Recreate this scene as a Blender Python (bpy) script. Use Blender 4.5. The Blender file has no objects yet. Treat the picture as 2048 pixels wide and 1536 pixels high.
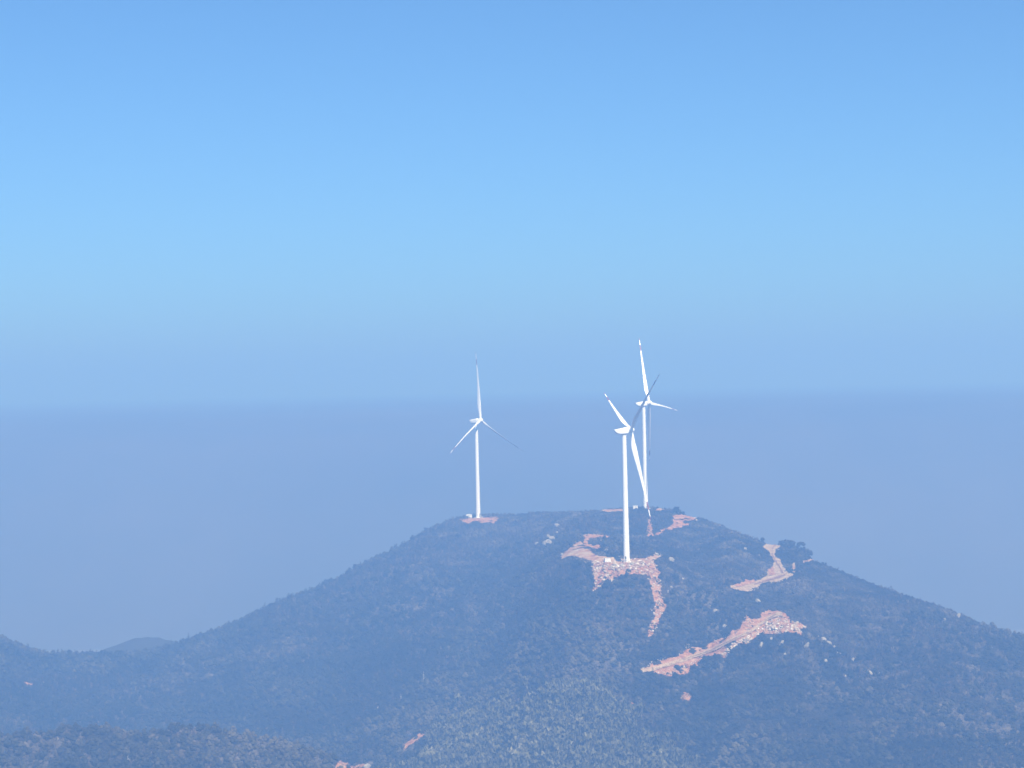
import bpy, bmesh, math, random
import numpy as np
from mathutils import Vector, Matrix, Euler

C = bpy.context.scene
COL = C.collection
R = math.radians
rng = np.random.default_rng(7)
random.seed(7)

# ------------------------------------------------------------------ camera
FPX = 3960.0                      # focal length in pixels of the 2048 px wide photograph
cam_d = bpy.data.cameras.new('camera')
cam = bpy.data.objects.new('camera', cam_d)
COL.objects.link(cam)
cam_d.sensor_width = 36.0
cam_d.lens = 36.0 * FPX / 2048.0
cam_d.clip_start = 0.5
cam_d.clip_end = 60000.0
CAM_ROT = Matrix.Rotation(R(90 + 0.22), 3, 'X') @ Matrix.Rotation(R(-1.2), 3, 'Z')
cam.matrix_world = CAM_ROT.to_4x4()
C.camera = cam
MR = np.array(CAM_ROT)

# ------------------------------------------------------------------ light
SUN_EL, SUN_AZ = 50.0, 157.0      # azimuth clockwise from +Y (view direction): behind the camera, to the right
world = bpy.data.worlds.new('World')
C.world = world
world.use_nodes = True
nt = world.node_tree
bg = nt.nodes['Background']
sky = nt.nodes.new('ShaderNodeTexSky')
sky.sky_type = 'NISHITA'
sky.sun_disc = False
sky.sun_elevation = R(SUN_EL)
sky.sun_rotation = R(SUN_AZ)
sky.altitude = 900
sky.air_density = 0.8
sky.dust_density = 2.5
sky.ozone_density = 10.0
wb = nt.nodes.new('ShaderNodeMix'); wb.data_type = 'RGBA'; wb.blend_type = 'MULTIPLY'; wb.inputs['Factor'].default_value = 1.0
wb.inputs[7].default_value = (0.845, 1.025, 1.0, 1)      # the photograph's cool white balance
nt.links.new(sky.outputs[0], wb.inputs[6])
nt.links.new(wb.outputs[2], bg.inputs[0])
bg.inputs[1].default_value = 0.086
sun_d = bpy.data.lights.new('sun', 'SUN')
sun_d.energy = 5.0
sun_d.angle = R(0.53)
sun_d.color = (1.0, 0.97, 0.92)
sun = bpy.data.objects.new('sun', sun_d)
COL.objects.link(sun)
sdir = Vector((math.sin(R(SUN_AZ)) * math.cos(R(SUN_EL)), math.cos(R(SUN_AZ)) * math.cos(R(SUN_EL)), math.sin(R(SUN_EL))))
sun.rotation_euler = sdir.to_track_quat('Z', 'Y').to_euler()
sun.location = sdir * 300
C.view_settings.view_transform = 'Standard'
C.view_settings.look = 'None'
C.view_settings.gamma = 1.0
C.view_settings.exposure = 1.0
C.cycles.max_bounces = 4
C.cycles.diffuse_bounces = 2
C.cycles.glossy_bounces = 1
C.cycles.transmission_bounces = 1
C.cycles.volume_bounces = 2
C.cycles.caustics_reflective = False
C.cycles.caustics_refractive = False
HAZE_DENSITY = 0.00098
HAZE_COLOR = (0.130, 0.262, 0.545)
HAZE_ABSORB = (0.4225, 0.393, 0.235)

# ------------------------------------------------------------------ projection helpers (2048 px photograph <-> rays from the camera)
def ray(px, py):
    """pixel -> (s, e): x = s*y and z = e*y along its ray"""
    px = np.asarray(px, float); py = np.asarray(py, float)
    v = np.stack([(px - 1024) / FPX, -(py - 768) / FPX, -np.ones_like(px)], -1) @ MR.T
    return v[..., 0] / v[..., 1], v[..., 2] / v[..., 1]

def to_px(x, y, z):
    v = np.stack([x, y, z], -1) @ MR
    return 1024 + FPX * v[..., 0] / -v[..., 2], 768 - FPX * v[..., 1] / -v[..., 2]

def in_poly(px, py, poly):
    inside = np.zeros(px.shape, bool)
    n = len(poly)
    for i in range(n):
        x0, y0 = poly[i]; x1, y1 = poly[(i + 1) % n]
        if y0 == y1: continue
        c = ((y0 > py) != (y1 > py)) & (px < (x1 - x0) * (py - y0) / (y1 - y0) + x0)
        inside ^= c
    return inside

# ------------------------------------------------------------------ noise
def _hash(ix, iy, seed):
    h = (ix.astype(np.int64) * 374761393 + iy.astype(np.int64) * 668265263 + seed * 1442695041) & 0x7fffffff
    h = ((h ^ (h >> 13)) * 1274126177) & 0x7fffffff
    return ((h ^ (h >> 16)) & 0xffff) / 65535.0

def vnoise(x, y, seed=0):
    ix = np.floor(x); iy = np.floor(y)
    fx = x - ix; fy = y - iy
    fx = fx * fx * (3 - 2 * fx); fy = fy * fy * (3 - 2 * fy)
    a = _hash(ix, iy, seed); b = _hash(ix + 1, iy, seed); c = _hash(ix, iy + 1, seed); d = _hash(ix + 1, iy + 1, seed)
    return (a + (b - a) * fx) * (1 - fy) + (c + (d - c) * fx) * fy

def fbm(x, y, scale, octaves=4, seed=0, gain=0.5):
    """-1..1"""
    t = 0.0; a = 1.0; tot = 0.0
    for o in range(octaves):
        f = 2.0 ** o / scale
        t = t + a * (vnoise(x * f + 13.7 * o, y * f - 7.1 * o, seed + o * 17) * 2 - 1)
        tot += a; a *= gain
    return t / tot

# ------------------------------------------------------------------ materials
def mat(name, color, rough=0.9, spec=0.1):
    m = bpy.data.materials.new(name)
    m.use_nodes = True
    b = m.node_tree.nodes['Principled BSDF']
    b.inputs['Base Color'].default_value = (*color, 1)
    b.inputs['Roughness'].default_value = rough
    b.inputs['Specular IOR Level'].default_value = spec
    return m

def noise_mat(name, stops, scale, detail=6, rough=0.9, bump=0.0, bump_scale=None, spec=0.1):
    """object-space noise through a colour ramp, with an optional bump"""
    m = mat(name, stops[0][1], rough, spec)
    t = m.node_tree; b = t.nodes['Principled BSDF']
    geo = t.nodes.new('ShaderNodeNewGeometry')
    n = t.nodes.new('ShaderNodeTexNoise'); n.inputs['Scale'].default_value = scale; n.inputs['Detail'].default_value = detail
    n.inputs['Roughness'].default_value = 0.65
    r = t.nodes.new('ShaderNodeValToRGB')
    e = r.color_ramp.elements
    while len(e) < len(stops): e.new(0.5)
    for k, (p, c) in enumerate(stops):
        e[k].position = p; e[k].color = (*c, 1)
    t.links.new(geo.outputs['Position'], n.inputs['Vector'])
    t.links.new(n.outputs['Fac'], r.inputs['Fac'])
    t.links.new(r.outputs['Color'], b.inputs['Base Color'])
    if bump:
        n2 = t.nodes.new('ShaderNodeTexNoise'); n2.inputs['Scale'].default_value = bump_scale or scale * 3; n2.inputs['Detail'].default_value = 5
        t.links.new(geo.outputs['Position'], n2.inputs['Vector'])
        bp = t.nodes.new('ShaderNodeBump'); bp.inputs['Strength'].default_value = 1.0; bp.inputs['Distance'].default_value = bump
        t.links.new(n2.outputs['Fac'], bp.inputs['Height'])
        t.links.new(bp.outputs['Normal'], b.inputs['Normal'])
    return m

def tint_mat(name, stops, trans=0.0):
    """colour picked per plant from the face attribute 'tint'"""
    m = mat(name, stops[0][1], 0.85, 0.15)
    t = m.node_tree; b = t.nodes['Principled BSDF']
    a = t.nodes.new('ShaderNodeAttribute'); a.attribute_name = 'tint'
    r = t.nodes.new('ShaderNodeValToRGB'); e = r.color_ramp.elements
    while len(e) < len(stops): e.new(0.5)
    for k, (p, c) in enumerate(stops):
        e[k].position = p; e[k].color = (*c, 1)
    t.links.new(a.outputs['Fac'], r.inputs['Fac'])
    t.links.new(r.outputs['Color'], b.inputs['Base Color'])
    return m

M_HILL = noise_mat('hill_soil', [(0.3, (0.0140, 0.0143, 0.0056)), (0.55, (0.0280, 0.0220, 0.0096)), (0.75, (0.0490, 0.0330, 0.0168))], 0.03, 8)
M_PLAIN = noise_mat('plain', [(0.3, (0.10, 0.08, 0.045)), (0.6, (0.15, 0.12, 0.07))], 0.002, 8)
M_FARHILL = noise_mat('far_hill', [(0.3, (0.0270, 0.0275, 0.0120)), (0.7, (0.0420, 0.0350, 0.0200))], 0.003, 8)
M_HAZE_STEP = noise_mat('haze_step_land', [(0.3, (0.05, 0.04, 0.02)), (0.7, (0.09, 0.07, 0.04))], 0.002, 6)  # for the ridge added to darken the haze below the horizon
M_RED = noise_mat('red_soil', [(0.32, (0.15, 0.055, 0.025)), (0.45, (0.30, 0.138, 0.064)), (0.58, (0.37, 0.20, 0.105)), (0.72, (0.43, 0.31, 0.20))], 0.3, 9, bump=0.6, bump_scale=0.7)
M_TAN = noise_mat('tan_road', [(0.34, (0.19, 0.11, 0.06)), (0.48, (0.34, 0.235, 0.13)), (0.7, (0.44, 0.34, 0.22))], 0.3, 9, bump=0.3, bump_scale=0.9)
M_PAD = noise_mat('pad_soil', [(0.34, (0.18, 0.085, 0.04)), (0.45, (0.32, 0.16, 0.08)), (0.55, (0.36, 0.24, 0.135)), (0.72, (0.45, 0.36, 0.24))], 0.16, 10, bump=0.4, bump_scale=0.9)
M_STONE = noise_mat('pale_stone', [(0.3, (0.15, 0.13, 0.10)), (0.5, (0.27, 0.24, 0.195)), (0.72, (0.40, 0.37, 0.31))], 0.7, 8, bump=0.2)
M_RUBBLE = tint_mat('broken_stone', [(0.0, (0.22, 0.095, 0.045)), (0.4, (0.32, 0.22, 0.14)), (0.8, (0.44, 0.37, 0.28)), (1.0, (0.62, 0.57, 0.48))])
M_SCRUB = tint_mat('scrub_leaves', [(0.0, (0.008, 0.009, 0.005)), (0.4, (0.025, 0.022, 0.012)), (0.65, (0.054, 0.045, 0.028)), (1.0, (0.108, 0.090, 0.066))])
M_TREE = tint_mat('tree_leaves', [(0.0, (0.005, 0.008, 0.003)), (0.5, (0.030, 0.029, 0.013)), (1.0, (0.098, 0.083, 0.046))])
M_BARE = tint_mat('bare_twigs', [(0.0, (0.0385, 0.0259, 0.0160)), (0.6, (0.0800, 0.0594, 0.0378)), (1.0, (0.1710, 0.1360, 0.0910))])
M_BAMBOO = tint_mat('bamboo_leaves', [(0.0, (0.022, 0.022, 0.008)), (0.4, (0.078, 0.074, 0.030)), (0.7, (0.135, 0.125, 0.060)), (1.0, (0.30, 0.27, 0.18))])
M_BARK = mat('bark', (0.09, 0.07, 0.05))
M_PALEBARK = mat('pale_bark', (0.62, 0.58, 0.52))
M_WHITE = noise_mat('turbine_white_paint', [(0.3, (0.80, 0.81, 0.81)), (0.7, (0.85, 0.85, 0.85))], 0.15, 5, rough=0.4, spec=0.4)
M_BANDRED = mat('red_band_paint', (0.20, 0.05, 0.045), 0.5, 0.3)
M_GREY = mat('dark_grey_metal', (0.12, 0.125, 0.13), 0.5, 0.4)
M_CONCRETE = noise_mat('concrete', [(0.3, (0.42, 0.40, 0.36)), (0.7, (0.55, 0.52, 0.47))], 0.8, 6)
M_KIOSK = noise_mat('kiosk_paint', [(0.3, (0.66, 0.66, 0.62)), (0.7, (0.76, 0.75, 0.71))], 0.9, 5, rough=0.55)

# ------------------------------------------------------------------ mesh helpers
def link(name, me, parent=None, kind=None):
    o = bpy.data.objects.new(name, me)
    COL.objects.link(o)
    if parent is not None: o.parent = parent
    if kind: o['kind'] = kind
    return o

def mesh_np(name, verts, faces, m, tint=None, smooth=False):
    """verts (n,3); faces (k,4) or (k,3) arrays"""
    me = bpy.data.meshes.new(name)
    verts = np.ascontiguousarray(verts, np.float32); faces = np.ascontiguousarray(faces, np.int32)
    k, w = faces.shape
    me.vertices.add(len(verts)); me.vertices.foreach_set('co', verts.ravel())
    me.loops.add(k * w); me.loops.foreach_set('vertex_index', faces.ravel())
    me.polygons.add(k); me.polygons.foreach_set('loop_start', np.arange(0, k * w, w, dtype=np.int32))
    if smooth: me.polygons.foreach_set('use_smooth', np.ones(k, bool))
    if tint is not None:
        a = me.attributes.new('tint', 'FLOAT', 'FACE'); a.data.foreach_set('value', np.ascontiguousarray(tint, np.float32))
    me.update(calc_edges=True)
    me.materials.append(m)
    return me

def tag(o, label, cat, group=None):
    o['label'] = label; o['category'] = cat
    if group: o['group'] = group
    return o

def thing(name, label, cat, loc=(0, 0, 0), rz=0.0, group=None):
    o = bpy.data.objects.new(name, None)
    COL.objects.link(o)
    o.empty_display_size = 1.0
    o.location = loc; o.rotation_euler = (0, 0, rz)
    return tag(o, label, cat, group)

def bm_mesh(name, bm, m, smooth=False, autosmooth=None):
    me = bpy.data.meshes.new(name)
    bmesh.ops.recalc_face_normals(bm, faces=bm.faces[:])
    bm.to_mesh(me); bm.free()
    if smooth:
        for p in me.polygons: p.use_smooth = True
        if autosmooth: me.set_sharp_from_angle(angle=R(autosmooth))
    for k in (m if isinstance(m, (list, tuple)) else [m]): me.materials.append(k)
    return me

def bm_box(bm, x0, x1, y0, y1, z0, z1, bevel=0.0):
    r = bmesh.ops.create_cube(bm, size=1.0)
    bmesh.ops.scale(bm, vec=(x1 - x0, y1 - y0, z1 - z0), verts=r['verts'])
    bmesh.ops.translate(bm, vec=((x0 + x1) / 2, (y0 + y1) / 2, (z0 + z1) / 2), verts=r['verts'])
    if bevel:
        es = list({e for v in r['verts'] for e in v.link_edges})
        bmesh.ops.bevel(bm, geom=es, offset=bevel, segments=2, affect='EDGES')

def bm_lathe(bm, prof, seg=48, axis='Z'):
    """prof: list of (radius, height); closed at both ends"""
    rings = []
    for r_, z in prof:
        ring = []
        for k in range(seg):
            a = 2 * math.pi * k / seg
            p = (r_ * math.cos(a), r_ * math.sin(a), z)
            if axis == 'X': p = (z, r_ * math.cos(a), r_ * math.sin(a))
            ring.append(bm.verts.new(p))
        rings.append(ring)
    for a, b in zip(rings, rings[1:]):
        for k in range(seg):
            bm.faces.new((a[k], a[(k + 1) % seg], b[(k + 1) % seg], b[k]))
    bm.faces.new(rings[0][::-1]); bm.faces.new(rings[-1])

# ------------------------------------------------------------------ TERRAIN: the wind farm hill as a heightfield over (s, y), x = s*y
S = np.concatenate([np.linspace(-0.46, -0.285, 60, endpoint=False), np.linspace(-0.285, 0.285, 900), np.linspace(0.285, 0.46, 61)[1:]])
YG = np.concatenate([np.linspace(520, 900, 190, endpoint=False), np.linspace(900, 1480, 400, endpoint=False), np.linspace(1480, 1800, 180, endpoint=False), np.linspace(1800, 2700, 120)])
BASE = -330.0
cols = [
 (-500, [(1250, 1480), (1400, 1360), (1600, 1180)]),
 (0,    [(1276, 1500), (1380, 1400), (1600, 1150)]),
 (110,  [(1306, 1510), (1400, 1400), (1600, 1150)]),
 (215,  [(1309, 1520), (1400, 1400), (1600, 1150)]),
 (400,  [(1272, 1540), (1340, 1440), (1450, 1330), (1600, 1150)]),
 (700,  [(1132, 1640), (1200, 1520), (1300, 1400), (1400, 1300), (1536, 1170), (1600, 1120)]),
 (956,  [(1036, 1750), (1060, 1690), (1100, 1600), (1180, 1460), (1280, 1340), (1400, 1225), (1536, 1110), (1600, 1070)]),
 (1120, [(1026, 1690), (1085, 1450), (1115, 1320), (1180, 1258), (1290, 1197), (1400, 1140), (1536, 1065), (1600, 1030)]),
 (1253, [(1021, 1615), (1070, 1430), (1112, 1305), (1124, 1275), (1180, 1246), (1290, 1190), (1400, 1138), (1536, 1060), (1600, 1025)]),
 (1400, [(1042, 1560), (1090, 1425), (1130, 1330), (1200, 1258), (1300, 1188), (1400, 1130), (1536, 1048), (1600, 1012)]),
 (1550, [(1083, 1430), (1120, 1375), (1170, 1305), (1230, 1215), (1280, 1168), (1400, 1090), (1536, 1010), (1600, 978)]),
 (1700, [(1147, 1370), (1200, 1290), (1280, 1190), (1400, 1080), (1536, 988), (1600, 953)]),
 (1900, [(1217, 1290), (1280, 1190), (1400, 1060), (1536, 958), (1600, 920)]),
 (2048, [(1272, 1240), (1350, 1140), (1450, 1040), (1536, 968), (1600, 920)]),
 (2500, [(1440, 1120), (1500, 1050), (1600, 950)]),
]
def profile(px, nodes):
    e = [ray(px, r_)[1] for r_, _ in nodes]
    Y = np.array([y for _, y in nodes][::-1]); Z = np.array([float(a) * y for a, (_, y) in zip(e, nodes)][::-1])
    sl = (Z[1] - Z[0]) / (Y[1] - Y[0]); sl = max(sl, 0.35)
    Yn = [Y[0] - 700, Y[0] - 120] + list(Y) + [Y[-1] + 40, Y[-1] + 130, Y[-1] + 300, Y[-1] + 700]
    Zn = [Z[0] - 700 * sl * 0.7, Z[0] - 120 * sl] + list(Z) + [Z[-1] - 5, Z[-1] - 38, Z[-1] - 130, Z[-1] - 330]
    return np.interp(YG, Yn, Zn)
cs = np.array([float(ray(p, n[0][0])[0]) for p, n in cols])
cz = np.array([profile(p, n) for p, n in cols])
def catmull(xs, zs, x):
    i = np.clip(np.searchsorted(xs, x) - 1, 0, len(xs) - 2)
    m = np.gradient(zs, xs, axis=0)
    h = (xs[i + 1] - xs[i]); t = np.clip((x - xs[i]) / h, 0, 1)[:, None]; h = h[:, None]
    return (2 * t**3 - 3 * t**2 + 1) * zs[i] + (t**3 - 2 * t**2 + t) * h * m[i] + (-2 * t**3 + 3 * t**2) * zs[i + 1] + (t**3 - t**2) * h * m[i + 1]
HG = catmull(cs, cz, S)                                            # (nS, nY)
XX = S[:, None] * YG[None, :]; YY = np.broadcast_to(YG, XX.shape)
def smooth_y(a, n):
    k = np.hanning(2 * n + 3)[1:-1]; k /= k.sum()
    p = np.pad(a, ((0, 0), (n, n)), 'edge')
    return np.stack([np.convolve(r_, k, 'valid') for r_ in p])
HG = smooth_y(HG, 9)
crest_y = np.interp(S, cs, [n[0][1] for _, n in cols])[:, None]
away = np.clip((crest_y - YY) / 150, 0, 1)
HG += fbm(XX, YY, 140, 4, 3) * 7.0 * away + fbm(XX, YY, 42, 3, 11) * 2.2 * (0.3 + 0.7 * away)
# crest correction: the photographed skyline, a shrub's height lower
SKY = [(-60, 1262), (0, 1270), (40, 1287), (75, 1300), (110, 1304), (160, 1305), (215, 1305), (280, 1301), (345, 1288), (400, 1268), (440, 1255), (480, 1236), (520, 1216), (560, 1198), (600, 1184), (640, 1168), (680, 1150), (720, 1126), (760, 1110),
       (800, 1092), (850, 1064), (880, 1051), (915, 1040), (960, 1036), (1000, 1035), (1030, 1034), (1060, 1029), (1110, 1024), (1170, 1021), (1230, 1021), (1290, 1021), (1350, 1025), (1372, 1034), (1398, 1037), (1420, 1043), (1470, 1057),
       (1510, 1071), (1535, 1081), (1558, 1082), (1570, 1085), (1600, 1090), (1616, 1100), (1627, 1112), (1640, 1117), (1680, 1133), (1720, 1149), (1780, 1172), (1850, 1194), (1900, 1211), (1950, 1232), (2000, 1252), (2048, 1268), (2120, 1300)]
ss, se = ray([a for a, _ in SKY], [b for _, b in SKY])
want = np.interp(S, ss, se)
main_rows = YG > 950
for it in range(2):
    have = (HG[:, main_rows] / YG[main_rows]).max(1)
    d = np.where((S > ss[0]) & (S < ss[-1]), want - have, 0)
    d = np.convolve(np.pad(d, 6, 'edge'), np.ones(13) / 13, 'valid')
    HG += d[:, None] * YG[None, :] * np.clip((YG - 900) / 300, 0, 1)
# the nearer spur at lower left
NEAR = [(-400, 1440), (0, 1458), (80, 1455), (130, 1443), (180, 1440), (240, 1451), (300, 1453), (370, 1441), (420, 1443), (480, 1460), (560, 1479), (620, 1492), (680, 1512), (760, 1545), (860, 1600), (1000, 1700), (1300, 1900), (2600, 2300)]
ns, ne = ray([a for a, _ in NEAR], [b for _, b in NEAR])
nz = np.interp(S, ns, ne)[:, None] * 985.0
dy = YY - 985.0
near = nz - np.where(dy > 0, 0.45 * dy, -0.26 * dy * (1 + 0.0006 * -dy)) + fbm(XX, YY, 60, 3, 31) * 1.6
def smax(a, b, k):
    h = np.clip(0.5 + 0.5 * (a - b) / k, 0, 1)
    return b + (a - b) * h + k * h * (1 - h)
HG = smax(HG, near, 4.0)
edge = np.clip((np.abs(S) - 0.34) / 0.12, 0, 1)[:, None]
HG = HG * (1 - edge) + (BASE - 15) * edge
HG = np.maximum(smax(HG, np.full_like(HG, BASE), 20.0) - 4.0, BASE - 12)
HG[:, 0] = BASE - 12; HG[:, -1] = BASE - 12

def H(x, y):
    s = x / y
    i = np.clip(np.searchsorted(S, s) - 1, 0, len(S) - 2); j = np.clip(np.searchsorted(YG, y) - 1, 0, len(YG) - 2)
    u = np.clip((s - S[i]) / (S[i + 1] - S[i]), 0, 1); v = np.clip((y - YG[j]) / (YG[j + 1] - YG[j]), 0, 1)
    return (HG[i, j] * (1 - u) + HG[i + 1, j] * u) * (1 - v) + (HG[i, j + 1] * (1 - u) + HG[i + 1, j + 1] * u) * v

# turbine sites: base pixel, hub pixel distance gives the depth of an 85 m tower
HUBH = 85.0
SITES = [dict(px=(1253.5, 1125), y=1275.0), dict(px=(1291.5, 1018), y=1595.0), dict(px=(956.5, 1036), y=1730.0)]
for t in SITES:
    s, e = ray(*t['px']); t['x'] = float(s) * t['y']; t['z'] = float(e) * t['y']
    dz = t['z'] - float(H(np.array(t['x']), np.array(t['y'])))
    t['dz'] = dz
    dd = np.hypot(XX - t['x'], YY - t['y'])
    HG += dz * np.exp(-(dd / 70.0) ** 2)
    r0 = 13.0
    ring = np.maximum(dd - r0, 0)
    lo = t['z'] - ring * 0.72; hi = t['z'] + ring * 0.9
    w = np.clip(1 - ring / 22.0, 0, 1)
    HG = np.where(w > 0, np.clip(HG, lo, hi) , HG)

def cast(px, py, ymin=560.0):
    """first hit of the pixel's ray with the hill -> x, y, z"""
    px = np.atleast_1d(np.asarray(px, float)); py = np.atleast_1d(np.asarray(py, float))
    s, e = ray(px, py)
    ys = np.arange(ymin, 1900.0, 1.0)
    out = np.full((len(px), 3), np.nan)
    for k in range(len(px)):
        h = H(s[k] * ys, ys) - e[k] * ys
        hit = np.nonzero(h >= 0)[0]
        j = hit[0] if len(hit) else int(np.argmax(h / ys))
        y = ys[j]
        if j > 0 and len(hit):
            y = ys[j - 1] + (ys[j] - ys[j - 1]) * (-h[j - 1]) / (h[j] - h[j - 1] + 1e-9)
        out[k] = (s[k] * y, y, H(np.array(s[k] * y), np.array(y)))
    return out

nS, nY = HG.shape
idx = np.arange(nS * nY).reshape(nS, nY)
F = np.stack([idx[:-1, :-1], idx[1:, :-1], idx[1:, 1:], idx[:-1, 1:]], -1).reshape(-1, 4)
V = np.stack([XX, YY, HG], -1).reshape(-1, 3)
hill = link('hill', mesh_np('hill', V, F, M_HILL, smooth=True), kind='structure')

# ------------------------------------------------------------------ the plain to the horizon, the viewpoint slope, a far hill, a ridge added for the haze step
def grid_obj(name, xs, ys, fn, m):
    X, Y = np.meshgrid(xs, ys, indexing='ij')
    Z = fn(X, Y)
    i = np.arange(X.size).reshape(X.shape)
    f = np.stack([i[:-1, :-1], i[1:, :-1], i[1:, 1:], i[:-1, 1:]], -1).reshape(-1, 4)
    return link(name, mesh_np(name, np.stack([X, Y, Z], -1).reshape(-1, 3), f, m, smooth=True), kind='structure')
grid_obj('ground', np.linspace(-21000, 21000, 85), np.linspace(-21000, 21000, 85), lambda X, Y: np.full_like(X, BASE) + fbm(X, Y, 3000, 3, 5) * 3, M_PLAIN)
def own_hill(X, Y):
    d = np.maximum(np.hypot(X, Y + 6) - 9, 0)
    return np.maximum(-1.7 - 0.62 * d + fbm(X, Y, 40, 3, 9) * np.clip(d / 20, 0, 2.0), BASE - 6)
grid_obj('viewpoint_hill', np.linspace(-560, 560, 141), np.linspace(-566, 500, 141), own_hill, M_HILL)
BUMP = [(-200, 1330), (120, 1318), (200, 1303), (240, 1288), (268, 1276), (295, 1271), (320, 1273), (350, 1280), (400, 1292), (520, 1315), (800, 1360)]
bs, be = ray([a for a, _ in BUMP], [b for _, b in BUMP])
def bump_fn(X, Y):
    e = np.interp(X / Y, bs, be)
    z = e * 1740 - np.abs(Y - 1740) * 0.42 + fbm(X, Y, 90, 3, 77) * 4 + fbm(X, Y, 13, 3, 78) * 2.2
    return np.maximum(z, BASE - 8)
grid_obj('far_hill', np.linspace(-600, 60, 280), np.linspace(1400, 2300, 200), bump_fn, M_FARHILL)
def haze_step_ridge(X, Y):  # made-up ridge standing in for the haze layer's top edge
    z = np.interp(Y, [2620, 2850, 3050, 3250, 3600, 4200, 5200, 7000, 9000, 12000, 12600], [BASE - 8, -150, -62, -36, -27, -21, -15.8, -8.8, -4.5, -1.5, BASE - 8])
    return z + fbm(X, Y, 900, 4, 21) * np.interp(Y, [2620, 3050, 3550, 4600, 7000], [25, 8, 3.0, 0.8, 0.2])
grid_obj('added_haze_ridge', np.linspace(-14000, 14000, 400), np.concatenate([np.linspace(2600, 5200, 110), np.linspace(5300, 12700, 75)]), haze_step_ridge, M_HAZE_STEP)

# ------------------------------------------------------------------ bare ground, traced where the photograph shows it
P_TALUS = [(1186,1121),(1183,1131),(1186,1156),(1189,1166),(1184,1187),(1197,1176),(1203,1167),(1222,1164),(1236,1155),(1256,1149),(1276,1150),(1294,1151),(1316,1147),(1313,1132),(1308,1121),(1298,1119),(1280,1124),(1250,1127),(1215,1126)]
P_GULLY = [(1294,1143),(1318,1138),(1321,1158),(1325,1172),(1322,1185),(1327,1198),(1334,1214),(1328,1224),(1318,1242),(1313,1258),(1307,1273),(1293,1274),(1297,1258),(1304,1240),(1309,1222),(1308,1205),(1304,1185),(1300,1165)]
P_PAD = [(1120,1113),(1135,1100),(1153,1087),(1163,1084),(1171,1092),(1182,1103),(1190,1110),(1215,1114),(1240,1117),(1262,1117),(1290,1117),(1301,1112),(1311,1106),(1326,1112),(1310,1121),(1290,1124),(1262,1128),(1215,1128),(1190,1124),(1178,1122),(1166,1119),(1148,1113),(1133,1116),(1121,1121)]
P_HOOK = [(1167,1070),(1195,1069),(1215,1073),(1226,1072),(1212,1077),(1196,1076),(1180,1077),(1176,1082),(1178,1090),(1190,1090),(1203,1090),(1203,1096),(1190,1104),(1183,1101),(1175,1097),(1168,1094),(1167,1082)]
P_RIGHT = [(1344,1036),(1352,1032),(1368,1031),(1374,1033),(1392,1033),(1397,1037),(1392,1041),(1375,1042),(1367,1044),(1372,1047),(1383,1049),(1370,1053),(1358,1057),(1351,1057),(1343,1062),(1332,1061),(1326,1067),(1315,1073),(1302,1072),(1312,1066),(1325,1060),(1335,1056),(1345,1048),(1346,1040)]
P_CHUTE = [(1296,1033),(1301,1040),(1304,1060),(1307,1073),(1293,1073),(1295,1055),(1294,1045)]
P_WEST = [(918,1039),(935,1037),(960,1036),(985,1035),(1001,1035),(994,1042),(988,1048),(975,1046),(964,1047),(955,1044),(945,1045),(935,1048),(928,1045)]
P_CREST = [(1176,1018),(1190,1016),(1205,1019),(1252,1019),(1246,1023),(1216,1026),(1205,1022),(1185,1020)]
P_CREST2 = [(1308,1019),(1320,1017),(1334,1019),(1325,1022),(1313,1022)]
P_EAST = [(1536,1080),(1559,1081),(1564,1088),(1562,1095),(1552,1103),(1549,1112),(1553,1118),(1561,1122),(1566,1133),(1571,1143),(1580,1148),(1589,1153),(1575,1159),(1560,1165),(1550,1168),(1538,1167),(1522,1171),(1518,1178),(1505,1181),(1497,1187),(1488,1186),(1462,1179),(1459,1175),(1485,1170),(1490,1163),(1510,1165),(1522,1161),(1532,1154),(1535,1143),(1545,1135),(1548,1125),(1542,1115),(1538,1106),(1530,1100),(1525,1095),(1532,1090)]
P_SPUR = [(1604,1124),(1618,1120),(1630,1112),(1640,1113),(1636,1119),(1620,1124),(1608,1127)]
P_SPUR2 = [(1584,1127),(1590,1126),(1592,1138),(1590,1147),(1585,1146)]
P_LOWER = [(1278,1344),(1290,1335),(1305,1326),(1320,1320),(1340,1316),(1355,1312),(1370,1300),(1378,1294),(1395,1293),(1410,1297),(1420,1287),(1435,1277),(1443,1271),(1455,1272),(1465,1262),(1477,1257),(1484,1245),(1490,1235),(1492,1229),(1500,1239),(1518,1238),(1525,1222),(1545,1221),(1558,1222),(1568,1224),(1576,1232),(1586,1242),(1597,1245),(1606,1250),(1616,1253),(1607,1258),(1605,1270),(1590,1267),(1575,1264),(1560,1268),(1545,1270),(1525,1268),(1517,1270),(1505,1280),(1503,1287),(1480,1288),(1470,1295),(1458,1301),(1457,1317),(1448,1318),(1437,1312),(1425,1313),(1410,1316),(1400,1323),(1395,1333),(1385,1338),(1375,1346),(1360,1354),(1350,1356),(1340,1356),(1325,1351),(1310,1348),(1300,1346)]
P_STRIP = [(803,1497),(812,1487),(824,1478),(838,1468),(850,1462),(862,1455),(866,1460),(852,1470),(838,1481),(822,1492),(808,1500)]
P_CORNER = [(668,1540),(676,1524),(684,1521),(688,1526),(694,1525),(702,1524),(703,1530),(716,1531),(728,1528),(736,1530),(742,1542)]
P_FAR1 = [(47,1360),(53,1362),(60,1366),(68,1365),(66,1369),(56,1372),(50,1370)]
P_KNOLL = [(1359,1390),(1366,1386),(1374,1386),(1382,1393),(1378,1400),(1368,1404),(1361,1399)]
P_SCRAPE = [(1253,1407),(1259,1402),(1266,1406),(1272,1409),(1262,1411)]
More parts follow.
